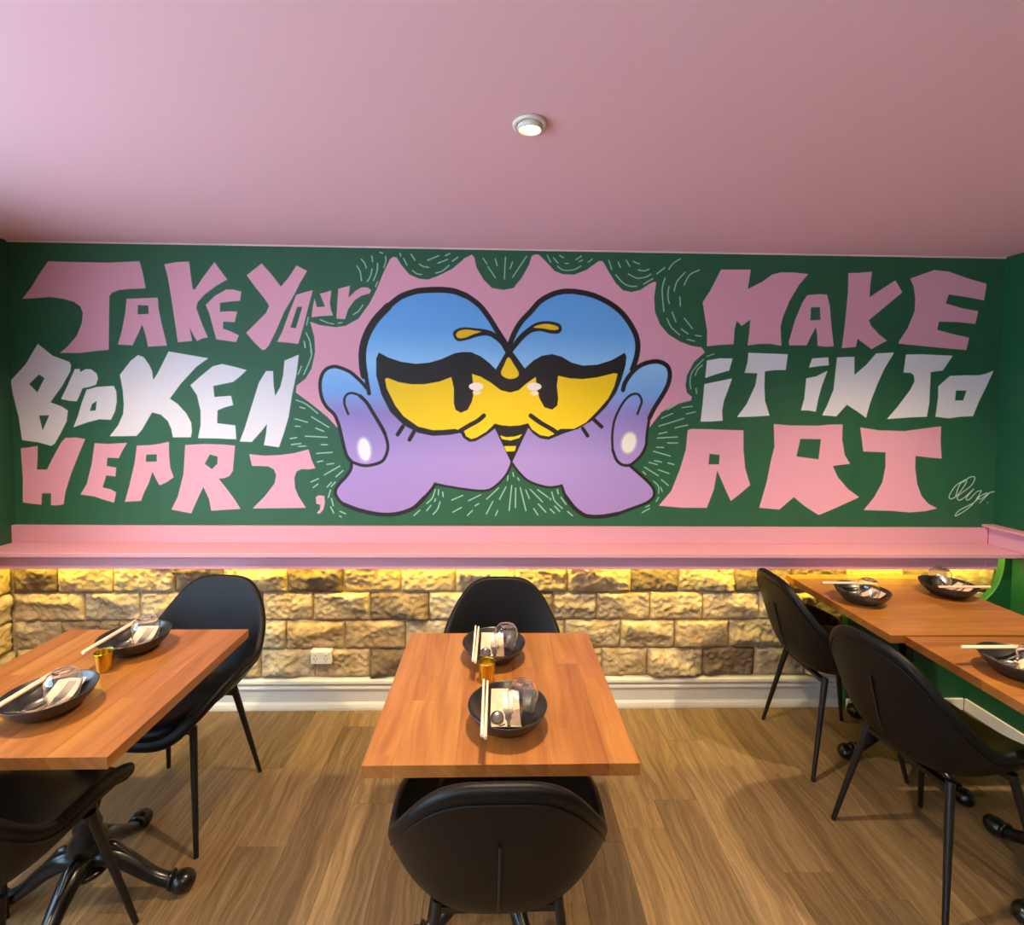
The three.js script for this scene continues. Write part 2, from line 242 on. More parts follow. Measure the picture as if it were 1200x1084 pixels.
  const handL = [[430, 455], [423, 447], [412, 437], [402, 432], [392, 429.5], [382.5, 432.5], [377, 440], [375, 452], [377.5, 467], [383, 477], [392, 486], [397, 498], [400, 510], [404, 527], [407, 535], [412, 541]];
  const handLin = [[412, 541], [423, 545], [433, 545.3], [447, 541], [452.5, 533], [454.5, 522], [451, 508], [447, 500], [438, 485], [430, 472], [422, 464], [412, 460.5], [405, 464], [403.5, 472], [406, 480], [408, 485]];
  const botL = [[412, 541], [411, 550], [405, 559], [397, 567.5], [393, 575], [395, 583], [403, 591], [420, 597.5], [440, 602], [457, 603], [470, 601], [485, 595], [498, 582.5], [507, 572], [510, 567]];
  const botL2 = [[510, 567], [525, 570], [547, 573.5], [568, 575], [580, 570], [592, 558], [597.5, 548], [599.5, 542]];
  const botR = [[599.5, 542], [607, 552], [617, 562], [630, 568], [645, 571], [658, 569]];
  const botR2 = [[658, 569], [663, 582], [673, 595], [682, 602], [690, 605], [707, 605], [723, 602], [743, 595], [758, 589], [766, 582], [766, 573], [760, 565], [748, 554], [737.5, 545]];
  const handR = [[730, 457], [733, 447.5], [742, 435], [752, 427.5], [763, 424], [773, 424], [782, 429], [785, 438], [783, 450], [777, 462], [767, 478], [761, 490], [759, 503], [758, 511], [757, 522], [752, 532.5], [745, 540], [737.5, 545], [728, 544], [722, 538], [718, 527], [717.5, 510], [720, 493], [727, 477], [735, 466], [743, 461.5], [749, 463], [752, 470], [750, 477], [747, 485]];
  const headR = [[596, 408], [602, 392], [610, 378], [622, 365], [633, 353], [647, 345], [660, 341.5], [673, 341.5], [688, 344], [700, 348], [717, 357], [730, 368], [740, 382], [746, 395], [747.5, 407], [745.5, 420], [741, 433]];
  {
    const c0 = toC(600, 340), c1 = toC(600, 606), gr = g.createLinearGradient(0, c0[1], 0, c1[1]);
    gr.addColorStop(0, 'rgb(92,162,226)'); gr.addColorStop(0.18, 'rgb(104,172,232)'); gr.addColorStop(0.32, 'rgb(150,204,244)'); gr.addColorStop(0.44, 'rgb(126,178,232)'); gr.addColorStop(0.54, 'rgb(150,132,196)'); gr.addColorStop(0.75, 'rgb(172,146,206)'); gr.addColorStop(1, 'rgb(160,132,190)');
    const fig = [...headL.slice(0, 15), ...handL.slice(1), ...botL.slice(1), ...botL2.slice(1), ...botR.slice(1), ...botR2.slice(1), ...handR.slice(2, 18).reverse(), ...headR.slice(1).reverse()];
    poly([fig], gr);
  }
  // brush outlines, thick to thin
  line(headL.slice(0, 6), 6, BK); line(headL.slice(4, 11), 6.6, BK); line(headL.slice(10, 16), 8.6, BK); line([[428, 436], [430.5, 450], [432.5, 461]], 4.5, BK);
  line(handL, 3.8, BK); line(handLin.slice(0, 9), 3.4, BK); line(handLin.slice(8), 2.6, BK); line(handLin.slice(6, 11), 4, BK);
  line(botL, 3.6, BK); line(botL.slice(6, 13), 4.6, BK); line(botL2, 2.6, BK); line(botR, 2.6, BK); line(botR2, 3.4, BK); line(botR2.slice(1, 7), 4.6, BK);
  line(headR.slice(0, 8), 6, BK); line(headR.slice(7), 6, BK); line(handR.slice(0, 12), 5, BK); line(handR.slice(11, 21), 3.2, BK); line(handR.slice(20), 2.6, BK);
  oval(427, 526.7, 9.3, 15.5, -0.14, 'rgb(190,178,220)'); oval(427, 526.7, 7, 13, -0.14, 'rgb(240,238,238)');
  oval(737, 518.8, 10, 14, 0.22, 'rgb(196,182,206)'); oval(737, 518.8, 8, 11.8, 0.22, 'rgb(240,234,220)');
  // mask and face
  poly([[[444, 413], [455, 419], [470, 424], [487, 426.5], [503, 425], [517, 421], [533, 414], [542, 412.5], [552, 412.7], [563, 417.5], [573, 425], [581, 433], [592, 414], [596, 408], [602, 414], [615, 432], [625, 422.5], [635, 417], [647, 415], [658, 418], [670, 425], [683, 428.5], [700, 427.5], [717, 422], [732, 413.5], [734, 418], [733, 428], [728, 445], [722, 460], [710, 477], [695, 492], [677, 502.5], [660, 508], [655, 510], [643, 515], [633, 513.5], [625, 508], [619, 501], [599.5, 543], [580, 502], [570, 509.5], [557, 517], [550, 517.5], [543, 513], [540, 507], [527, 509.5], [507, 510.5], [490, 507], [473, 498], [457, 482], [447, 462], [441, 440], [441, 420]]], BK);
  poly([[[451, 444], [454, 442.5], [467, 447.5], [482, 450], [498, 450], [515, 447], [529, 441.5], [532, 455], [532, 473], [534, 480], [540, 483.5], [548, 480], [553, 470], [555, 460], [554, 447], [553, 438], [563, 441], [575, 448], [587, 457], [598, 459.7], [608, 457], [617, 449], [628, 441.5], [629, 455], [632.5, 467], [638, 477], [647, 480], [653, 475], [654, 467], [652.5, 452], [654, 440], [667, 443], [683, 444], [700, 442], [720, 437], [724, 438], [720, 453], [713, 467], [700, 482], [687, 495], [673, 502.5], [657, 502.5], [651, 506], [650, 508.5], [643, 511.5], [633, 510], [623, 503], [619, 496], [609, 498.5], [598, 499.3], [588, 498.5], [580, 496.5], [570, 506], [558, 513], [552, 514.5], [546, 511], [544, 506], [533, 502.5], [517, 504], [507, 504], [490, 500], [473, 488], [463, 475], [453, 455]]], YE);
  line([[567, 487], [560, 493], [549, 499], [539, 505]], 5, BK); line([[622, 487], [633, 495], [646, 502.5], [654, 508]], 5, BK);
  blob([[596, 418.5], [603, 428], [608, 437], [606, 442], [599, 444.2], [591, 442], [587, 437], [590.5, 428]], YE);
  for (const [s, a, b] of [[0, [558, 453], [558.7, 460]], [1, [626, 453], [626.5, 461]]]) { oval(b[0], b[1], 5, 2.8, 0, 'rgb(250,226,190)'); oval(a[0], a[1], 8.6, 4.7, 0, 'rgb(252,236,224)'); }
  poly([N([[515, 120], [560, 132], [620, 128], [675, 110], [650, 140], [590, 158], [530, 148]])], YE); poly([N([[543, 195], [630, 195], [620, 232], [560, 235]])], YE);
  line([[472, 500], [466, 509]], 4.6, BK); line([[485, 506], [480, 515]], 4.6, BK); line([[683, 502], [688.5, 510.5]], 4.2, BK); line([[696.5, 492], [705, 500]], 4.2, BK);
  // feelers
  blob(H([[185, 640], [205, 608], [260, 592], [340, 598], [410, 607], [480, 632], [530, 690], [575, 745], [560, 775], [520, 712], [470, 668], [420, 648], [350, 658], [280, 680], [215, 686]]), BK);
  blob(H([[205, 642], [228, 616], [275, 607], [330, 612], [385, 621], [330, 640], [280, 662], [225, 668]]), 'rgb(240,190,20)');
  blob(H([[950, 600], [930, 565], [850, 548], [770, 560], [700, 605], [650, 650], [600, 720], [590, 780], [625, 738], [675, 680], [735, 630], [800, 618], [870, 634], [930, 632]]), BK);
  blob(H([[750, 592], [800, 571], [860, 568], [918, 584], [928, 604], [890, 612], [820, 600]]), 'rgb(240,190,20)');
  // pale dashes in the green
  const dash = (f, w, ...l) => l.forEach((p) => line(f(p), w, HATCH));
  dash(G, 1.4, [[410, 160], [432, 200], [442, 265]], [[440, 112], [462, 138], [476, 175]], [[514, 90], [520, 130]], [[555, 142], [550, 200], [525, 262]], [[516, 182], [505, 230], [482, 270]], [[612, 92], [612, 130], [598, 172]], [[570, 64], [590, 70]], [[555, 270], [540, 305]], [[452, 435], [420, 478], [384, 502]], [[152, 537], [200, 558], [246, 568]], [[278, 562], [304, 558]], [[712, 70], [718, 90]], [[738, 108], [762, 154]], [[790, 76], [818, 120]], [[848, 148], [880, 165], [916, 170]], [[800, 192], [830, 214], [864, 220]], [[906, 120], [985, 88]], [[980, 140], [1048, 114]], [[1030, 88], [1064, 72]], [[1080, 126], [1120, 98]], [[964, 210], [1010, 195], [1058, 156]], [[52, 630], [82, 700], [86, 770]], [[38, 688], [46, 735]], [[68, 520], [56, 575]]);
  dash(H, 1.3, [[396, 104], [424, 146]], [[430, 164], [484, 244]], [[482, 110], [496, 158]], [[554, 98], [546, 252]], [[604, 132], [586, 180]], [[704, 90], [650, 170], [604, 240]], [[848, 84], [872, 134]], [[890, 102], [924, 140]], [[934, 86], [962, 102]], [[974, 142], [996, 142]], [[920, 162], [960, 188], [1030, 188], [1086, 160]], [[1050, 116], [1088, 90]], [[1072, 130], [1096, 118]], [[1136, 134], [1164, 112]]);
  dash(I, 1.4, [[380, 120], [402, 184]], [[446, 132], [462, 170]], [[504, 120], [528, 164]], [[552, 128], [596, 146]], [[588, 188], [630, 194], [664, 182]], [[518, 216], [580, 246], [640, 238], [676, 218]], [[430, 222], [480, 278], [530, 302], [576, 302]], [[624, 288], [690, 250]], [[718, 216], [774, 172]], [[802, 184], [836, 140], [884, 110]], [[776, 244], [756, 330], [768, 480]], [[804, 304], [796, 370], [806, 424]], [[918, 204], [860, 270], [840, 336]], [[1018, 188], [950, 222], [910, 294]], [[880, 378], [884, 442]], [[826, 484], [852, 552]], [[790, 530], [820, 590], [878, 644]], [[912, 528], [968, 600]], [[890, 602], [938, 638]], [[990, 648], [1030, 654]], [[932, 676], [984, 688]]);
  dash(J, 1.3, [[1120, 148], [1070, 166]], [[1046, 186], [970, 270], [952, 340], [958, 394]], [[1040, 226], [1005, 258], [988, 300]], [[994, 390], [998, 426]], [[860, 502], [792, 542]], [[968, 516], [896, 526]], [[830, 566], [752, 600]], [[990, 556], [926, 570]], [[908, 602], [732, 656]], [[936, 648], [846, 668]], [[790, 698], [732, 710]], [[864, 732], [722, 740]]);
  dash(O, 1.3, [[866, 174], [794, 174]], [[766, 206], [716, 204]], [[814, 266], [694, 232]], [[752, 308], [700, 298]], [[840, 326], [796, 314]], [[722, 326], [662, 310]], [[804, 388], [728, 362]], [[728, 404], [632, 344]], [[640, 394], [620, 376]], [[800, 472], [750, 432]], [[696, 442], [730, 480], [730, 530]], [[746, 486], [756, 514]], [[732, 556], [714, 584]], [[668, 634], [614, 664]], [[668, 612], [640, 624]]);
  dash(N, 1.4, [[60, 500], [40, 560], [0, 600]], [[84, 502], [82, 540]], [[112, 518], [116, 552]], [[62, 566], [56, 584]], [[94, 588], [76, 640], [44, 676]], [[254, 542], [176, 576]], [[244, 628], [184, 660]], [[380, 538], [294, 580]], [[322, 648], [286, 684]], [[366, 600], [340, 616]], [[506, 490], [422, 568]], [[466, 584], [420, 672]], [[558, 482], [512, 570]], [[500, 648], [484, 684]], [[598, 472], [580, 648]], [[626, 490], [624, 628]], [[658, 488], [698, 650]], [[572, 404], [568, 438]], [[606, 382], [612, 410]], [[640, 420], [650, 436]], [[696, 504], [722, 564]], [[728, 500], [814, 588]], [[780, 502], [854, 556]], [[784, 602], [838, 660]], [[752, 634], [782, 680]], [[880, 518], [900, 580], [954, 634]], [[868, 638], [898, 668]], [[900, 618], [936, 656]], [[918, 500], [926, 532]], [[944, 556], [980, 606]], [[992, 656], [1026, 686]], [[866, 562], [872, 574]]);
  dash(M, 1.4, [[182, 10], [236, 32]], [[106, 66], [260, 74]], [[218, 126], [262, 126]], [[184, 188], [296, 180]], [[190, 248], [230, 240]], [[258, 264], [308, 258]], [[240, 338], [350, 276]], [[322, 352], [372, 308]], [[146, 388], [200, 364]], [[162, 428], [196, 402]], [[318, 388], [288, 420]], [[290, 390], [260, 424]], [[284, 444], [268, 498]], [[290, 504], [304, 556]], [[284, 562], [306, 606]], [[350, 594], [390, 612]], [[346, 626], [360, 634]], [[0, 84], [46, 76]], [[8, 126], [76, 118]], [[58, 138], [110, 136]], [[960, 590], [990, 552]], [[870, 624], [912, 586]]);
  dash(L, 1.4, [[42, 412], [110, 440], [194, 506]], [[68, 462], [104, 472]], [[150, 530], [272, 604]], [[34, 544], [122, 568]], [[36, 596], [70, 598]], [[180, 610], [236, 632]], [[140, 20], [150, 100], [96, 232]], [[102, 10], [106, 44]], [[80, 174], [56, 232]]);
  // the artist's brush signature
  const sig = (...l) => l.forEach((p) => line(RF(p), 1.1, 'rgb(196,214,206)'));
  sig([[850, 390], [800, 420], [762, 480], [775, 497], [815, 470], [862, 400], [850, 388], [820, 420], [800, 480]], [[842, 400], [880, 372], [912, 372], [890, 420], [815, 480], [818, 505], [850, 490], [905, 440]], [[905, 440], [870, 480], [862, 500], [880, 500], [925, 455], [950, 450]], [[950, 450], [915, 510], [870, 555], [800, 598], [820, 565], [905, 520], [945, 480], [985, 462], [925, 490], [950, 496], [1000, 460], [1045, 455]], [[1000, 460], [940, 522]], [[985, 518], [988, 520]]);
  const tx = new THREE.CanvasTexture(cv); tx.colorSpace = THREE.SRGBColorSpace; tx.anisotropy = 8;
  const pl = new THREE.PlaneGeometry(MX1 - MX0, MY1 - MY0).translate((MX0 + MX1) / 2, (MY0 + MY1) / 2, 0);
  part(wallBack, 'mural', pl, mat({ map: tx, roughness: 0.62 }), 'hand painted slogan mural with two bee-mask faces on green');
}
// rock-faced sandstone blocks in courses
{
  part(wallBack, 'mortar_bed', box(X0, X1, 0, 0.86, -0.002, 0.0495), mortarMat);
  const ST = { tops: [0.842, 0.635, 0.479, 0.322, 0.166] };
  const block = (w, h, deep, k, rough) => {               // front face grid with a chipped, pillowed face
    const nx = Math.max(8, Math.round(w / 0.0095)), ny = Math.max(8, Math.round(h / 0.009)), P = [], UV = [], Id = [];
    const ox = k * 3.17, oy = k * 1.73, facets = [...Array(5)].map(() => [rr(0.2, 0.8), rr(0.2, 0.8), rr(-0.3, 0.3), rr(-0.62, 0.62), rr(0.024, 0.046)]);
    const lift = (x, y) => {
      const ex = Math.min(x, w - x), ey = Math.min(y, h - y), e = Math.min(ex, ey * 1.1);
      const m = Math.min(1, Math.max(0, e + 0.006 * n2(x * 18 + oy, y * 18 - ox)) / 0.014), edge = m * m * (3 - 2 * m);
      const wx = x + 0.012 * n2(x * 25 + ox, y * 25), wy = y + 0.012 * n2(x * 25 - ox, y * 25 + 9);
      let q = 0.046; for (const [cx, cy, gx, gy, h0] of facets) q = Math.min(q, h0 + gx * (wx - cx * w) + gy * (wy - cy * h));
      q = Math.max(q, 0.004 + 0.008 * (1 - Math.abs(n2(x * 14 + ox, y * 18 - oy))));
      return edge * (0.004 + rough * (0.95 * q + 0.0085 * fbm2(x * 20 + ox, y * 28 + oy, 4) + 0.0014 * n2(x * 85 + ox, y * 85))) + 0.0018 * n2(x * 40 + ox, y * 40);
    };
    for (let j = 0; j <= ny; j++) for (let i = 0; i <= nx; i++) { const x = w * i / nx, y = h * j / ny; P.push(x - w / 2, y - h / 2, Math.max(0.0, lift(x, y))); UV.push((x + ox) / 0.7, (y + oy) / 0.7); }
    const row = nx + 1;
    for (let j = 0; j < ny; j++) for (let i = 0; i < nx; i++) { const a = j * row + i; if ((i + j + k) % 2) Id.push(a, a + 1, a + row, a + 1, a + row + 1, a + row); else Id.push(a, a + 1, a + row + 1, a, a + row + 1, a + row); }
    const rim = []; for (let i = 0; i < nx; i++) rim.push(i); for (let j = 0; j < ny; j++) rim.push(j * row + nx); for (let i = nx; i > 0; i--) rim.push(ny * row + i); for (let j = ny; j > 0; j--) rim.push(j * row);
    const base = P.length / 3; for (const r of rim) { P.push(P[r * 3], P[r * 3 + 1], -deep); UV.push(UV[r * 2], UV[r * 2 + 1] + 0.02); }
    for (let i = 0; i < rim.length; i++) { const q = (i + 1) % rim.length; Id.push(rim[i], base + i, base + q, rim[i], base + q, rim[q]); }
    const gq = new THREE.BufferGeometry(); gq.setAttribute('position', new THREE.Float32BufferAttribute(P, 3)); gq.setAttribute('uv', new THREE.Float32BufferAttribute(UV, 2)); gq.setIndex(Id); gq.computeVertexNormals(); return gq;
  };
  const joints = [
    [12, 68, 133, 206, 262, 337, 402, 470, 534, 603, 664, 739, 795, 861, 926, 990, 1058, 1112, 1166],
    [12, 99, 164, 235, 308, 367, 433, 503, 575, 648, 699, 762, 823, 889, 955, 1020, 1090, 1166],
    [12, 70, 140, 210, 275, 335, 404, 475, 545, 606, 662, 728, 791, 855, 920, 985],
    [12, 90, 170, 240, 305, 369, 433, 495, 560, 630, 706, 760, 825, 886, 945, 985]];
  let k = 0;
  joints.forEach((js, c) => {
    const y1 = ST.tops[c], y0 = ST.tops[c + 1];
    for (let i = 0; i + 1 < js.length; i++) {
      let a = onPlane(js[i], 720, 'z', 0.06).x, b = onPlane(js[i + 1], 720, 'z', 0.06).x; if (i === 0) a = X0 + 0.04;
      const gp = 0.0016, w = b - a - 2 * gp, h = y1 - y0 - 2 * gp;
      const m = part(wallBack, 'stone', block(w, h, 0.018, k, b > 1.97 ? 0.35 : rr(0.8, 1.15)), stoneMats[rnd() < 0.12 ? 5 : Math.floor(rnd() * 5)]); m.position.set((a + b) / 2 + rr(-0.001, 0.001), (y0 + y1) / 2, 0.049 + rr(-0.001, 0.006)); k++;
    }
  });
  // the side wall by the window carries on in the same stone
  const wallLeft = struct('wall_left', 'green side wall with sandstone dado and a wide window', 'wall');
  const WZ0 = 1.15, WZ1 = 5.6, WY0 = 0.62, WY1 = 2.22;
  const lw = (y0, y1, z0, z1) => part(wallLeft, 'wall_body', box(X0 - 0.2, X0, y0, y1, z0, z1), greenMat);
  lw(-0.16, CH, -0.002, WZ0); lw(-0.16, WY0, WZ0, WZ1); lw(WY1, CH, WZ0, WZ1); lw(-0.16, CH, WZ1, ZF + 0.2);
  for (let c = 0; c < 4; c++) { let z = c % 2 ? -0.12 : 0; while (z < 0.9) { const z0 = Math.max(0.052, z), z1 = Math.min(z + 0.31, 0.96); const m = part(wallLeft, 'stone', block(z1 - z0 - 0.007, ST.tops[c] - ST.tops[c + 1] - 0.007, 0.02, k++, 1), stoneMats[Math.floor(rnd() * 5)]); m.rotation.y = Math.PI / 2; m.position.set(X0 + 0.021, (ST.tops[c] + ST.tops[c + 1]) / 2, (z0 + z1) / 2); z += 0.31; } }
  const win = struct('window_1', 'wide side window with slim white frame', 'window');
  part(win, 'window_frame', plain([box(X0 - 0.12, X0 - 0.06, WY0, WY0 + 0.05, WZ0, WZ1), box(X0 - 0.12, X0 - 0.06, WY1 - 0.05, WY1, WZ0, WZ1), ...[0, 1, 2, 3].map((i) => { const z = WZ0 + (WZ1 - WZ0 - 0.05) * i / 3; return box(X0 - 0.12, X0 - 0.06, WY0 + 0.05, WY1 - 0.05, z, z + 0.05); })]), trimWhite);
  for (let i = 0; i < 3; i++) { const L = (WZ1 - WZ0 - 0.05) / 3, z = WZ0 + L * i + 0.05; const p = part(win, 'pane', new THREE.PlaneGeometry(L - 0.05, WY1 - WY0 - 0.1), paneMat); p.rotation.y = Math.PI / 2; p.position.set(X0 - 0.09, (WY0 + WY1) / 2, z + (L - 0.05) / 2); }
  part(win, 'window_sill', rbox(X0 - 0.14, X0 + 0.04, WY0 - 0.03, WY0, WZ0 - 0.03, WZ1 + 0.03), trimWhite);
}
{
  const r = struct('wall_right', 'plain green side wall beside the bench', 'wall'); part(r, 'wall_body', box(X1, X1 + 0.2, -0.16, CH, -0.002, ZF + 0.2), sideGreen);
  const f = struct('wall_front', 'pale wall on the far side of the dining room', 'wall'); part(f, 'wall_body', box(X0, X1, -0.16, CH, ZF, ZF + 0.2), trimWhite);
  const pr = [[0, 0], [0.088, 0], [0.088, 0.012], [0.084, 0.03], [0.078, 0.036], [0.074, 0.04], [0.074, 0.100], [0.079, 0.105], [0.083, 0.116], [0.079, 0.126], [0.076, 0.129], [0.081, 0.135], [0.087, 0.146], [0.085, 0.158], [0.078, 0.165], [0, 0.165]];
  const b = struct('baseboard_back', 'tall moulded off white skirting board under the sandstone', 'skirting board');
  const s = new THREE.Shape(V2(pr)), g = new THREE.ExtrudeGeometry(s, { depth: 1.925 - X0, bevelEnabled: false });
  g.rotateY(Math.PI / 2).scale(1, 1, -1); { const ix = g.attributes.position; g.translate(X0, 0, 0); for (let i = 0; i < ix.count; i += 3) for (const a of ['position', 'normal', 'uv']) { const A = g.attributes[a]; for (let k = 0; k < A.itemSize; k++) { const t = A.array[(i + 1) * A.itemSize + k]; A.array[(i + 1) * A.itemSize + k] = A.array[(i + 2) * A.itemSize + k]; A.array[(i + 2) * A.itemSize + k] = t; } } g.computeVertexNormals(); }
  part(b, 'moulding', g, whitePaint);
  const t = struct('trim_1', 'thin pale bead where mural wall meets ceiling', 'trim'); part(t, 'bead', box(X0, X1, CH - 0.007, CH, 0.001, 0.008), mat({ color: rgb(236, 200, 206), roughness: 0.6 }));
}
// pink ledge with its upstand, and the strip of light under it
{
  const l = thing('wall_ledge', 'long pink wooden ledge with upstand running below the mural', 'ledge', [0, 0, 0]);
  part(l, 'upstand', rbox(X0, X1 - 0.05, 0.892, 0.986, 0.001, 0.021, 0.002), pinkMat);
  part(l, 'shelf_board', rbox(X0, X1 - 0.001, 0.868, 0.892, 0.001, 0.200, 0.003), pinkMat);
  part(l, 'fascia', rbox(X0, 2.63, 0.797, 0.868, 0.147, 0.165, 0.003), pinkMat);
  part(l, 'fascia_end', rbox(2.632, 2.70, 0.797, 0.868, 0.147, 0.165, 0.003), pinkMat);
  const u = thing('return_upstand', 'pale pink capped upstand on the side wall at the ledge end', 'ledge');
  part(u, 'board', rbox(X1 - 0.05, X1 - 0.001, 0.893, 0.99, 0.022, 1.6, 0.002), pinkMat);
  part(u, 'cap', rbox(X1 - 0.07, X1 - 0.001, 0.99, 1.004, 0.002, 1.6, 0.003), pinkMat);
  const s = thing('light_strip', 'glowing yellow light strip hidden under the pink ledge', 'light');
  const YEL = new THREE.Color().setRGB(1.0, 0.74, 0.10);
  part(s, 'strip', box(X0 + 0.05, X1 - 0.08, 0.858, 0.868, 0.114, 0.126), mat({ color: 0xffffff, emissive: YEL, emissiveIntensity: 3 }));
  const L = (X1 - X0 - 0.13) / 2;
  for (const i of [0, 1]) { const a = new THREE.RectAreaLight(YEL, LED, L, 0.012); a.position.set(X0 + 0.05 + L * (i + 0.5), 0.856, 0.120); a.lookAt(a.position.x, 0.74, 0.05); a.castShadow = true; scene.add(a); }
}
// green joinery in the corner
{
  const s = new THREE.Shape(); s.moveTo(1.932, 0); s.lineTo(X1 - 0.002, 0); s.lineTo(X1 - 0.002, 0.845); s.lineTo(2.80, 0.845); s.bezierCurveTo(2.80, 0.70, 2.74, 0.585, 2.56, 0.55); s.bezierCurveTo(2.36, 0.52, 2.1, 0.53, 1.932, 0.53); s.closePath();
  const c = thing('corner_panel', 'green painted panel with a sweeping curved edge over the stone', 'panel');
  part(c, 'panel_board', new THREE.ExtrudeGeometry(s, { depth: 0.03, bevelEnabled: true, bevelSize: 0.004, bevelThickness: 0.004, bevelSegments: 2, curveSegments: 24 }).translate(0, 0, 0.076), sideGreen);
  part(c, 'skirting', rbox(1.935, 2.59, 0, 0.062, 0.108, 0.12, 0.003), trimWhite);
  const b = thing('banquette_bench', 'low green bench with white skirting along the side wall', 'bench', [0, 0, 0]);
  part(b, 'base', box(2.602, X1 - 0.001, 0, 0.40, 0.113, 3.0), sideGreen);
  part(b, 'seat', rbox(2.59, X1 - 0.001, 0.40, 0.45, 0.113, 3.0, 0.012, 3), sideGreen);
  part(b, 'skirting', rbox(2.589, 2.602, 0, 0.066, 0.122, 3.0, 0.003), trimWhite);
}
// power outlet set in the stone
{
  const o = thing('power_outlet', 'white double power outlet set into the sandstone wall', 'outlet', [-0.928, 0.292, 0.066]);
  part(o, 'back_box', rbox(-0.055, 0.055, -0.036, 0.036, -0.03, 0.022, 0.003), plastic); part(o, 'plate', rbox(-0.0525, 0.0525, -0.0345, 0.0345, 0.02, 0.028, 0.004), plastic);
  for (const x of [-0.028, 0.028]) { part(o, 'switch', rbox(x - 0.006, x + 0.006, 0.012, 0.024, 0.026, 0.031, 0.001), whitePaint); for (const [dx, r] of [[-0.008, 0.5], [0.008, -0.5]]) { const p = part(o, 'pin_slot', box(-0.0012, 0.0012, -0.005, 0.005, 0, 0.001), plasticDark); p.rotation.z = r; p.position.set(x + dx, -0.006, 0.0278); } part(o, 'pin_slot', box(x - 0.0012, x + 0.0012, -0.024, -0.014, 0.0278, 0.0288), plasticDark); }
}
// gimbal downlights
const LAMPS = [[0.096, 1.166, 'round white gimbal downlight in the ceiling above the middle table'], [-1.75, 1.17, 'round white gimbal downlight in ceiling over the lone table'], [1.98, 1.17, 'round white gimbal downlight in ceiling over the joined tables'], [-1.75, 3.3, 'round white gimbal downlight deep in the room by the window'], [0.096, 3.3, 'round white gimbal downlight deep in the middle of the room'], [1.98, 3.3, 'round white gimbal downlight deep in the room over the bench']];
for (const [x, z, label] of LAMPS) {
  const d = thing('ceiling_downlight', label, 'downlight', [x, CH, z], 0, 'ceiling downlights');
  part(d, 'trim_ring', new THREE.LatheGeometry(V2([[0.036, -0.004], [0.040, -0.009], [0.047, -0.011], [0.052, -0.008], [0.053, 0.0], [0.036, 0.0], [0.036, -0.004]]), 40), trimWhite);
  const gm = part(d, 'gimbal', new THREE.LatheGeometry(V2([[0.030, 0.0], [0.0325, -0.012], [0.035, -0.020], [0.0375, -0.016], [0.037, -0.001], [0.030, 0.0]]), 40), trimWhite); gm.rotation.x = 0.10;
  const ln = part(d, 'lens', new THREE.LatheGeometry(V2([[0.0, -0.020], [0.016, -0.0185], [0.027, -0.014], [0.0315, -0.008], [0.030, -0.001], [0, -0.001]]), 32), mat({ color: rgb(250, 240, 220), emissive: WARM, emissiveIntensity: 5, roughness: 0.2 })); ln.rotation.x = 0.10;
  const sp = new THREE.SpotLight(WARM, SPOT, 0, 1.12, 0.85, 2); sp.position.set(x, CH - 0.03, z); sp.target.position.set(x, 0, z - 0.12); sp.shadow.radius = 1.4; sp.castShadow = true; scene.add(sp, sp.target);
}

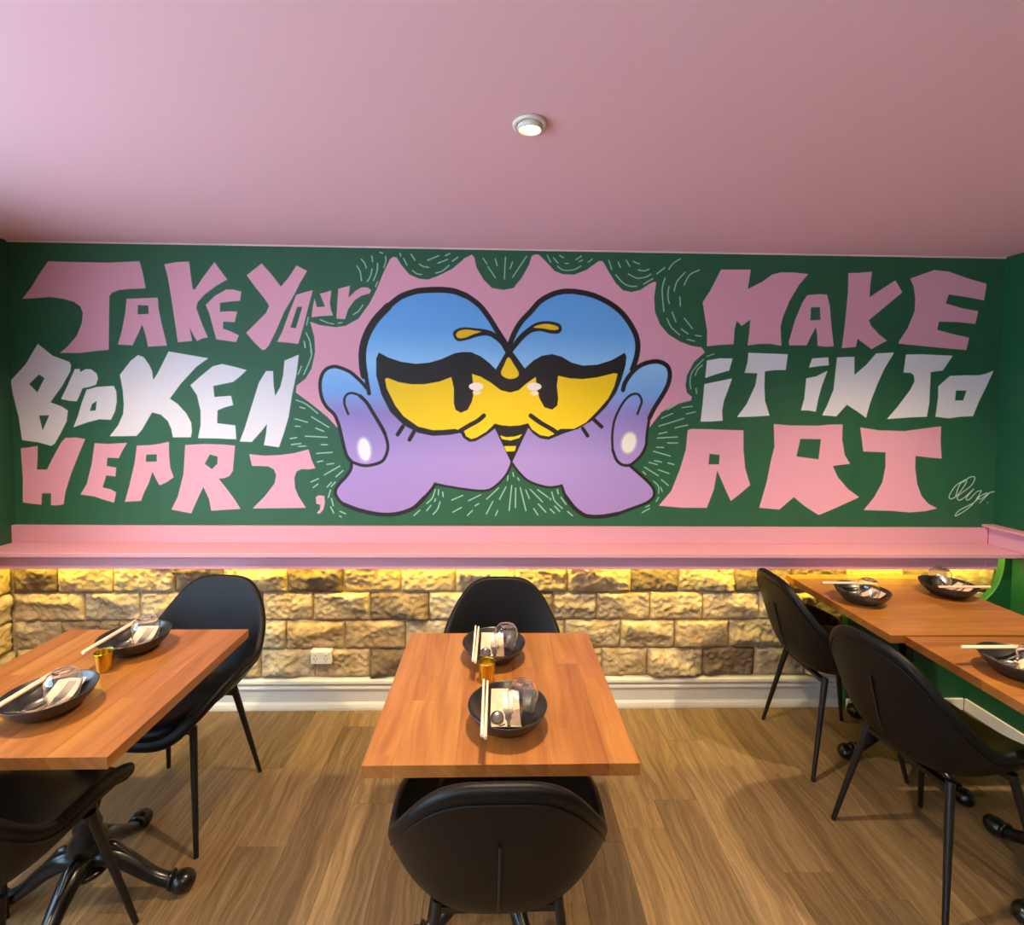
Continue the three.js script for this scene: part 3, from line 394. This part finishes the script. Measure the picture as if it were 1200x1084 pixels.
// ---------------------------------------------------------------- tables
function makeTable(label, cx, cz, wx, wz, turn, group, footTurn) {
  const t = thing('dining_table', label, 'table', [cx, 0, cz], turn, group), T = 0.032, top = new THREE.Group(); top.name = 'tabletop'; t.add(top);
  const n = 9, w = wx / n;
  for (let i = 0; i < n; i++) {
    const off = rr(0.28, 0.72) * wz, segs = i % 2 ? [[0, off], [off, wz]] : [[0, wz]];
    for (const [a, b] of segs) {
      const g = new RoundedBoxGeometry(w - 0.0001, T, b - a - 0.0001, 1, 0.0004), p = g.attributes.position, uv = g.attributes.uv, ou = rnd(), ov = rnd();
      for (let k = 0; k < p.count; k++) { const flat = Math.abs(g.attributes.normal.getX(k)) > 0.8; uv.setXY(k, ((flat ? p.getY(k) : p.getX(k)) + (Math.abs(g.attributes.normal.getZ(k)) > 0.8 ? p.getY(k) : 0)) / 0.5 + ou, p.getZ(k) / 1.0 + ov); }
      const m = part(top, 'stave', g, timberMats[Math.floor(rnd() * 6)]); m.position.set(-wx / 2 + (i + 0.5) * w, 0.75 - T / 2, -wz / 2 + (a + b) / 2);
    }
  }
  const y0 = 0.75 - T;
  part(t, 'top_plate', plain([box(-0.16, 0.16, y0 - 0.012, y0, -0.03, 0.03), box(-0.03, 0.03, y0 - 0.012, y0 - 0.0005, -0.16, 0.16)]), castIron);
  part(t, 'column', new THREE.LatheGeometry(V2([[0, 0.10], [0.040, 0.10], [0.046, 0.125], [0.034, 0.15], [0.040, 0.17], [0.052, 0.20], [0.050, 0.225], [0.034, 0.25], [0.040, 0.262], [0.036, 0.275], [0.028, 0.30], [0.027, 0.36], [0.030, 0.60], [0.034, 0.615], [0.034, 0.63], [0.028, 0.64], [0.030, y0 - 0.03], [0.05, y0 - 0.012], [0, y0 - 0.012]]), 28), castIron);
  const foot = plain([
    sweep([[0.02, 0.15, 0], [0.06, 0.155, 0], [0.12, 0.125, 0], [0.19, 0.07, 0], [0.245, 0.043, 0], [0.275, 0.040, 0]], [0.034, 0.034, 0.027, 0.022, 0.022, 0.026], 12, 22).scale(1, 1, 1),
    sweep([[0.03, 0.185, 0], [0.07, 0.188, 0], [0.11, 0.155, 0], [0.16, 0.112, 0]], [0.010, 0.015, 0.012, 0.005], 8, 12),
    new THREE.SphereGeometry(0.034, 16, 12).scale(1.15, 1, 1.05).translate(0.285, 0.0345, 0),
    new THREE.TorusGeometry(0.025, 0.006, 8, 16).rotateY(Math.PI / 2).translate(0.252, 0.043, 0)]);
  for (let k = 0; k < 4; k++) { const m = part(t, 'foot', foot, castIron); m.rotation.y = footTurn + k * Math.PI / 2; }
  part(t, 'collar', new THREE.TorusGeometry(0.050, 0.010, 8, 24).rotateX(Math.PI / 2).translate(0, 0.118, 0), castIron);
  return t;
}
makeTable('square timber pedestal table below the two mural faces, laid for two', 0.022, 1.1216, 0.70, 0.70, 0, 'square pedestal tables', 0.45);
makeTable('square timber pedestal table below the word HEART, laid for two', -1.33, 1.083, 0.70, 0.70, 0, 'square pedestal tables', 0.12);
makeTable('square timber table of the joined pair, the one touching the stone wall side', 1.955, 0.455, 0.69, 0.745, Math.PI / 2, 'square pedestal tables', 0.06);
makeTable('square timber table of the joined pair, the one farther from stone wall', 2.0, 1.162, 0.69, 0.745, Math.PI / 2 - 0.02, 'square pedestal tables', 0.16);

// ---------------------------------------------------------------- chairs
const prof = new THREE.CatmullRomCurve3(V3([[0, 0.425, 0.245], [0, 0.452, 0.205], [0, 0.452, 0.10], [0, 0.443, 0.0], [0, 0.443, -0.09], [0, 0.470, -0.165], [0, 0.535, -0.208], [0, 0.625, -0.236], [0, 0.728, -0.264], [0, 0.852, -0.296]]), false, 'centripetal');
const lut = (xs) => (t) => { const k = Math.max(0, Math.min(0.99999, t)) * (xs.length - 1), j = Math.floor(k), f = k - j, a = xs[Math.max(0, j - 1)], b = xs[j], c = xs[j + 1], d = xs[Math.min(xs.length - 1, j + 2)]; return b + 0.5 * f * (c - a + f * (2 * a - 5 * b + 4 * c - d + f * (3 * (b - c) + d - a))); };
const wHalf = lut([0.222, 0.250, 0.268, 0.277, 0.280, 0.280, 0.276, 0.270, 0.264, 0.250, 0.232]);
const lean = lut([1.60, 1.58, 1.53, 1.44, 1.30, 1.12, 0.92, 0.72, 0.54, 0.40, 0.32]);
const curl = lut([0.020, 0.075, 0.125, 0.152, 0.165, 0.160, 0.134, 0.100, 0.066, 0.038, 0.018]);
const shellAt = (s, t) => { const p = prof.getPoint(Math.max(0, Math.min(1, t))), an = lean(t), nn = new THREE.Vector3(0, Math.sin(an), Math.cos(an)); const a = Math.abs(s), q = Math.pow(a, 2.6); return p.addScaledVector(nn, curl(t) * q).add(new THREE.Vector3(s * wHalf(t) * (1 - 0.05 * q), 0, 0)); };
const diskST = (r, th, n = 3.5) => { const c = Math.cos(th), s = Math.sin(th), k = 1 / Math.pow(Math.pow(Math.abs(c), n) + Math.pow(Math.abs(s), n), 1 / n); return [r * c * k, (r * s * k + 1) / 2]; };
const shellP = (r, th) => shellAt(...diskST(r, th));
function shellN(s, t) { const e = 0.006, a = shellAt(s + e, t).sub(shellAt(s - e, t)), b = shellAt(s, Math.min(1, t + e)).sub(shellAt(s, Math.max(0, t - e))); return a.cross(b).normalize(); }
const shellGeo = (() => {
  const nr = 18, nt = 72, th = 0.030, P = [], UV = [], I = [], rings = [];
  const ring = (f) => { const o = P.length / 3; for (let i = 0; i < nt; i++) { const a = i / nt * Math.PI * 2, p = f(a); P.push(p.x, p.y, p.z); UV.push(p.x * 4, (p.y - p.z) * 4); } rings.push(o); };
  const tiny = 0.02;
  const put = (r, a, side) => { const [s, t] = diskST(r, a), fat = side < 0 ? 0.010 * (1 - Math.pow(r, 3)) : 0.008 * (1 - Math.pow(r, 6)); return shellAt(s, t).addScaledVector(shellN(s * 0.995, t), side * (th / 2 + fat)); };
  for (let i = 0; i < nr; i++) { const r = tiny + (0.985 - tiny) * i / (nr - 1); ring((a) => put(r, a, 1)); }
  for (let j = 1; j < 6; j++) { const ph = j / 6 * Math.PI; ring((a) => { const [s, t] = diskST(0.985, a), p0 = shellP(0.96, a), p = shellAt(s, t), n = shellN(s * 0.995, t), e = p.clone().sub(p0).normalize(); return p.addScaledVector(n, Math.cos(ph) * th / 2).addScaledVector(e, Math.sin(ph) * th / 2); }); }
  for (let i = nr - 1; i >= 0; i--) { const r = tiny + (0.985 - tiny) * i / (nr - 1); ring((a) => put(r, a, -1)); }
  for (let k = 0; k + 1 < rings.length; k++) for (let i = 0; i < nt; i++) { const a = rings[k] + i, b = rings[k] + (i + 1) % nt, c = rings[k + 1] + i, d = rings[k + 1] + (i + 1) % nt; I.push(a, c, b, b, c, d); }
  for (const [o, flip] of [[rings[0], 0], [rings[rings.length - 1], 1]]) { let x = 0, y = 0, z = 0; for (let i = 0; i < nt; i++) { x += P[(o + i) * 3]; y += P[(o + i) * 3 + 1]; z += P[(o + i) * 3 + 2]; } const c = P.length / 3; P.push(x / nt, y / nt, z / nt); UV.push(0, 0); for (let i = 0; i < nt; i++) { const a = o + i, b = o + (i + 1) % nt; flip ? I.push(c, b, a) : I.push(c, a, b); } }
  const g = new THREE.BufferGeometry(); g.setAttribute('position', new THREE.Float32BufferAttribute(P, 3)); g.setAttribute('uv', new THREE.Float32BufferAttribute(UV, 2)); g.setIndex(I); g.computeVertexNormals();
  return g;
})();
const onShell = (s, t, d) => shellAt(s, t).addScaledVector(shellN(s, t), d).toArray();
const seamGeo = new THREE.TubeGeometry(new THREE.CatmullRomCurve3(V3([0.60, 0.66, 0.72, 0.78, 0.84, 0.88].map((t) => onShell(0, t, -0.0255)))), 20, 0.0034, 8);
const weltGeo = new THREE.TubeGeometry(new THREE.CatmullRomCurve3(V3([...Array(60).keys()].map((i) => { const [s, t] = diskST(0.95, i / 60 * Math.PI * 2); return onShell(s, t, -0.0175); })), true), 160, 0.0026, 6, true);
const padGeo = (() => { // seat cushion, a flat rounded pad in the bucket
  const P = [], I = [], UV = [], nr = 10, nt = 48; const f = (r, a, up) => { const [u, v] = diskST(r, a, 3.2), s = u * 0.74, t = 0.03 + (v) * 0.44; const lift = up ? 0.017 + 0.020 * Math.sqrt(Math.max(0, 1 - Math.pow(r, 6))) : 0.012; return onShell(s, t, lift); };
  for (let k = 0; k < 2; k++) for (let j = 0; j <= nr; j++) for (let i = 0; i < nt; i++) { const r = k ? 1 - j / nr : j / nr, p = f(Math.max(0.001, r), i / nt * Math.PI * 2, !k); P.push(...p); UV.push(p[0] * 4, p[2] * 4); }
  for (let j = 0; j < 2 * nr + 1; j++) for (let i = 0; i < nt; i++) { const a = j * nt + i, b = j * nt + (i + 1) % nt; I.push(a, a + nt, b, b, a + nt, b + nt); }
  const g = new THREE.BufferGeometry(); g.setAttribute('position', new THREE.Float32BufferAttribute(P, 3)); g.setAttribute('uv', new THREE.Float32BufferAttribute(UV, 2)); g.setIndex(I); g.computeVertexNormals(); return g;
})();
const legGeo = [[1, 1], [-1, 1], [1, -1], [-1, -1]].map(([sx, sz]) => rod([sx * 0.212, 0.001, sz * 0.207], [sx * 0.148, sz > 0 ? 0.428 : 0.432, sz * 0.125], 0.0085, 0.014, 14));
const frameGeo = plain([box(-0.15, 0.15, 0.404, 0.420, 0.112, 0.136), box(-0.15, 0.15, 0.404, 0.420, -0.136, -0.112), box(-0.012, 0.012, 0.402, 0.420, -0.12, 0.12)]);
function makeChair(label, x, z, deg) {
  const c = thing('dining_chair', label, 'chair', [x, 0, z], deg * Math.PI / 180, 'black leather bucket chairs');
  const s = part(c, 'bucket_shell', shellGeo, leather, 'smooth black leather bucket shell'); part(s, 'back_seam', seamGeo, leatherSeam); part(s, 'rim_welt', weltGeo, leather);
  part(c, 'seat_cushion', padGeo, leather); part(c, 'seat_frame', frameGeo, blackMetal);
  for (const g of legGeo) part(c, 'leg', g, blackMetal);
  return c;
}
makeChair('black bucket chair between the HEART table and the stone wall', -1.272, 0.71, -4);
makeChair('black bucket chair at the HEART table, its back away from stone wall', -1.352, 1.345, 177);
makeChair('black bucket chair between the middle table and the stone wall', 0.035, 0.735, 0);
makeChair('black bucket chair at the middle table, its back away from stone wall', 0.014, 1.372, 180.5);
makeChair('black bucket chair at the joined tables, the one beside the skirting board', 1.632, 0.405, 88);
makeChair('black bucket chair at joined tables, the one farther from the stone wall', 1.605, 0.985, 98);

// ---------------------------------------------------------------- place settings
const bowlGeo = new THREE.LatheGeometry(V2([[0, 0], [0.058, 0], [0.062, 0.003], [0.082, 0.018], [0.101, 0.038], [0.1115, 0.057], [0.1125, 0.0595], [0.1105, 0.0600], [0.1085, 0.057], [0.098, 0.040], [0.079, 0.022], [0.062, 0.009], [0.05, 0.006], [0, 0.0055]]), 48);
const sag = (z) => 0.016 + 0.040 * Math.pow(Math.abs(z) / 0.094, 2.2);
const ribbon = (rows, th, y0) => {   // rows of [z, x0, x1] laid over the sag of the bowl
  const P = [], I = [], UV = []; rows.forEach(([z, a, b, dy = 0]) => { for (const [x, k] of [[a, 1], [b, 1], [b, 0], [a, 0]]) { P.push(x, sag(z) + y0 + dy + k * th, z); UV.push(x * 8, z * 8); } });
  for (let i = 0; i + 1 < rows.length; i++) for (let k = 0; k < 4; k++) { const a = i * 4 + k, b = i * 4 + (k + 1) % 4; I.push(a, a + 4, b, b, a + 4, b + 4); }
  const e = (rows.length - 1) * 4; I.push(0, 1, 2, 0, 2, 3, e, e + 2, e + 1, e, e + 3, e + 2);
  const g = new THREE.BufferGeometry(); g.setAttribute('position', new THREE.Float32BufferAttribute(P, 3)); g.setAttribute('uv', new THREE.Float32BufferAttribute(UV, 2)); g.setIndex(I); const f = g.toNonIndexed(); f.computeVertexNormals(); return f;
};
const span = (a, b, n) => [...Array(n + 1).keys()].map((i) => a + (b - a) * i / n);
const napkinGeo = ribbon(span(-0.086, 0.088, 16).map((z) => [z, -0.048 + 0.06 * Math.max(0, z) + 0.03 * Math.max(0, -z - 0.04), 0.036 + 0.010 * z]), 0.0016, 0);
const forkGeo = plain([ribbon(span(-0.030, 0.098, 14).map((z) => [z, 0.002 - (z < -0.012 ? 0.0125 : z < 0.01 ? 0.009 : 0.0042), 0.002 + (z < -0.012 ? 0.0125 : z < 0.01 ? 0.009 : 0.0042)]), 0.0016, 0.0022), ...[-0.0106, -0.0035, 0.0035, 0.0106].map((x) => ribbon(span(-0.078, -0.029, 6).map((z) => [z, 0.002 + x - 0.0019, 0.002 + x + 0.0019]), 0.0015, 0.0022))]);
const spoonHandle = ribbon(span(0.035, 0.098, 8).map((z) => [z, -0.024 + (z - 0.035) * 0.2 - 0.003, -0.024 + (z - 0.035) * 0.2 + 0.003]), 0.0018, 0.0045);
const spoonBowl = new THREE.SphereGeometry(0.019, 20, 10, 0, Math.PI * 2, Math.PI * 0.5, Math.PI * 0.5).scale(1, 0.42, 1.45).translate(-0.029, 0.0285, 0.012);
const spoonIn = new THREE.SphereGeometry(0.0182, 20, 10, 0, Math.PI * 2, Math.PI * 0.5, Math.PI * 0.5).scale(1, 0.40, 1.44).translate(-0.029, 0.0286, 0.012);
const spoonGeo = plain([spoonHandle, spoonBowl, (() => { const g = spoonIn.clone(); const i = g.index.array; for (let k = 0; k < i.length; k += 3) { const t = i[k]; i[k] = i[k + 1]; i[k + 1] = t; } g.computeVertexNormals(); return g; })()]);
const stickGeo = (() => { const g = rod([0, 0, -0.125], [0, 0, 0.125], 0.0034, 0.0046, 8); return g; })();
const glassGeo = new THREE.LatheGeometry(V2([[0.0315, 0], [0.0362, 0.016], [0.0415, 0.036], [0.0438, 0.056], [0.0425, 0.072], [0.0370, 0.086], [0.0290, 0.0955], [0.0215, 0.0995], [0.0205, 0.0985], [0.010, 0.0960], [0, 0.0955], [0, 0.0925], [0.010, 0.0930], [0.020, 0.0950], [0.028, 0.0935], [0.0355, 0.085], [0.0411, 0.0715], [0.0424, 0.056], [0.0401, 0.036], [0.0349, 0.016], [0.0303, 0], [0.0315, 0]]), 48);
const kinds = { bowl: 0, napkin: 0 };
function setting(where, short, x, z, deg) {
  const a = deg * Math.PI / 180, y = 0.7502;
  const put = (px, pz) => { const c = Math.cos(a), s = Math.sin(a); return [x + px * c + pz * s, z - px * s + pz * c]; };
  solo('bowl', bowlGeo, bowlMat, 'dark grey ceramic bowl ' + where, 'bowl', [x, y, z], a, 'bowls laid on the tables');
  solo('paper_napkin', napkinGeo, napkinMat, 'folded tan paper napkin in the bowl ' + short, 'napkin', [x, y, z], a, 'napkins in the bowls');
  solo('fork', forkGeo, steel, 'steel fork lying on the napkin ' + short, 'fork', [x, y, z], a, 'forks in the bowls');
  solo('spoon', spoonGeo, steel, 'steel soup spoon lying in the bowl ' + short, 'spoon', [x, y, z], a, 'spoons in the bowls');
  const g = solo('glass_tumbler', glassGeo, glassMat, 'clear stemless glass upside down in the bowl ' + short, 'glass', [0, 0, 0], a, 'glasses turned over in the bowls'); const [gx, gz] = put(0.040, 0.004); g.position.set(gx, y + 0.0240, gz); g.rotation.set(0, a, 0); g.rotateZ(-0.05);
  [[-0.0690, 0.016, 'outer'], [-0.0590, 0.024, 'inner']].forEach(([sx, sz, which]) => { const [px, pz] = put(sx, sz); solo('chopstick', stickGeo, stickMat, 'pale wooden chopstick, ' + which + ' of the pair ' + short, 'chopstick', [px, y + 0.0645, pz], a + (which === 'outer' ? 0.006 : -0.006), 'chopsticks across the bowls'); });
}
setting('on middle table beside the chair away from the wall', 'on middle table away from the stone wall', 0.040, 1.317, 0);
setting('on middle table on its side toward the stone wall', 'on middle table toward the stone wall', 0.0, 0.958, 0);
setting('on HEART table on its side away from the wall', 'on HEART table away from the wall', -1.295, 1.243, 0);
setting('on HEART table on its side toward the stone wall', 'on HEART table toward the stone wall', -1.308, 0.893, 0);
setting('on joined tables beside the chair by the skirting board', 'on joined tables by that wall chair', 1.722, 0.468, -90);
setting('on joined tables on the side toward the bench', 'on joined tables toward the bench', 2.205, 0.392, 90);
setting('on joined table farther from stone wall', 'on joined table farther from the wall', 1.795, 1.085, -90);
const cupGeo = new THREE.LatheGeometry(V2([[0, 0.0], [0.0215, 0.0], [0.0228, 0.002], [0.0278, 0.062], [0.0285, 0.0635], [0.0272, 0.0640], [0.0262, 0.062], [0.0222, 0.006], [0, 0.005]]), 40);
const waxGeo = new THREE.LatheGeometry(V2([[0, 0.0055], [0.0216, 0.0062], [0.0240, 0.036], [0.0230, 0.0372], [0, 0.0372]]), 32);
for (const [x, z, w] of [[-0.022, 1.101, 'between the two bowls on the middle table'], [-1.31, 1.028, 'between the two bowls on the HEART table']]) {
  const c = thing('candle_holder', 'small gold candle cup ' + w, 'candle', [x, 0.7502, z], 0, 'gold candle cups');
  part(c, 'cup', cupGeo, goldMat); const wx = part(c, 'wax', waxGeo, waxMat, 'pale wax filling'); part(wx, 'wick', rod([0, 0.036, 0], [0.001, 0.047, 0], 0.0009, 0.0007, 6), leatherSeam);
}
renderer.render(scene, camera);
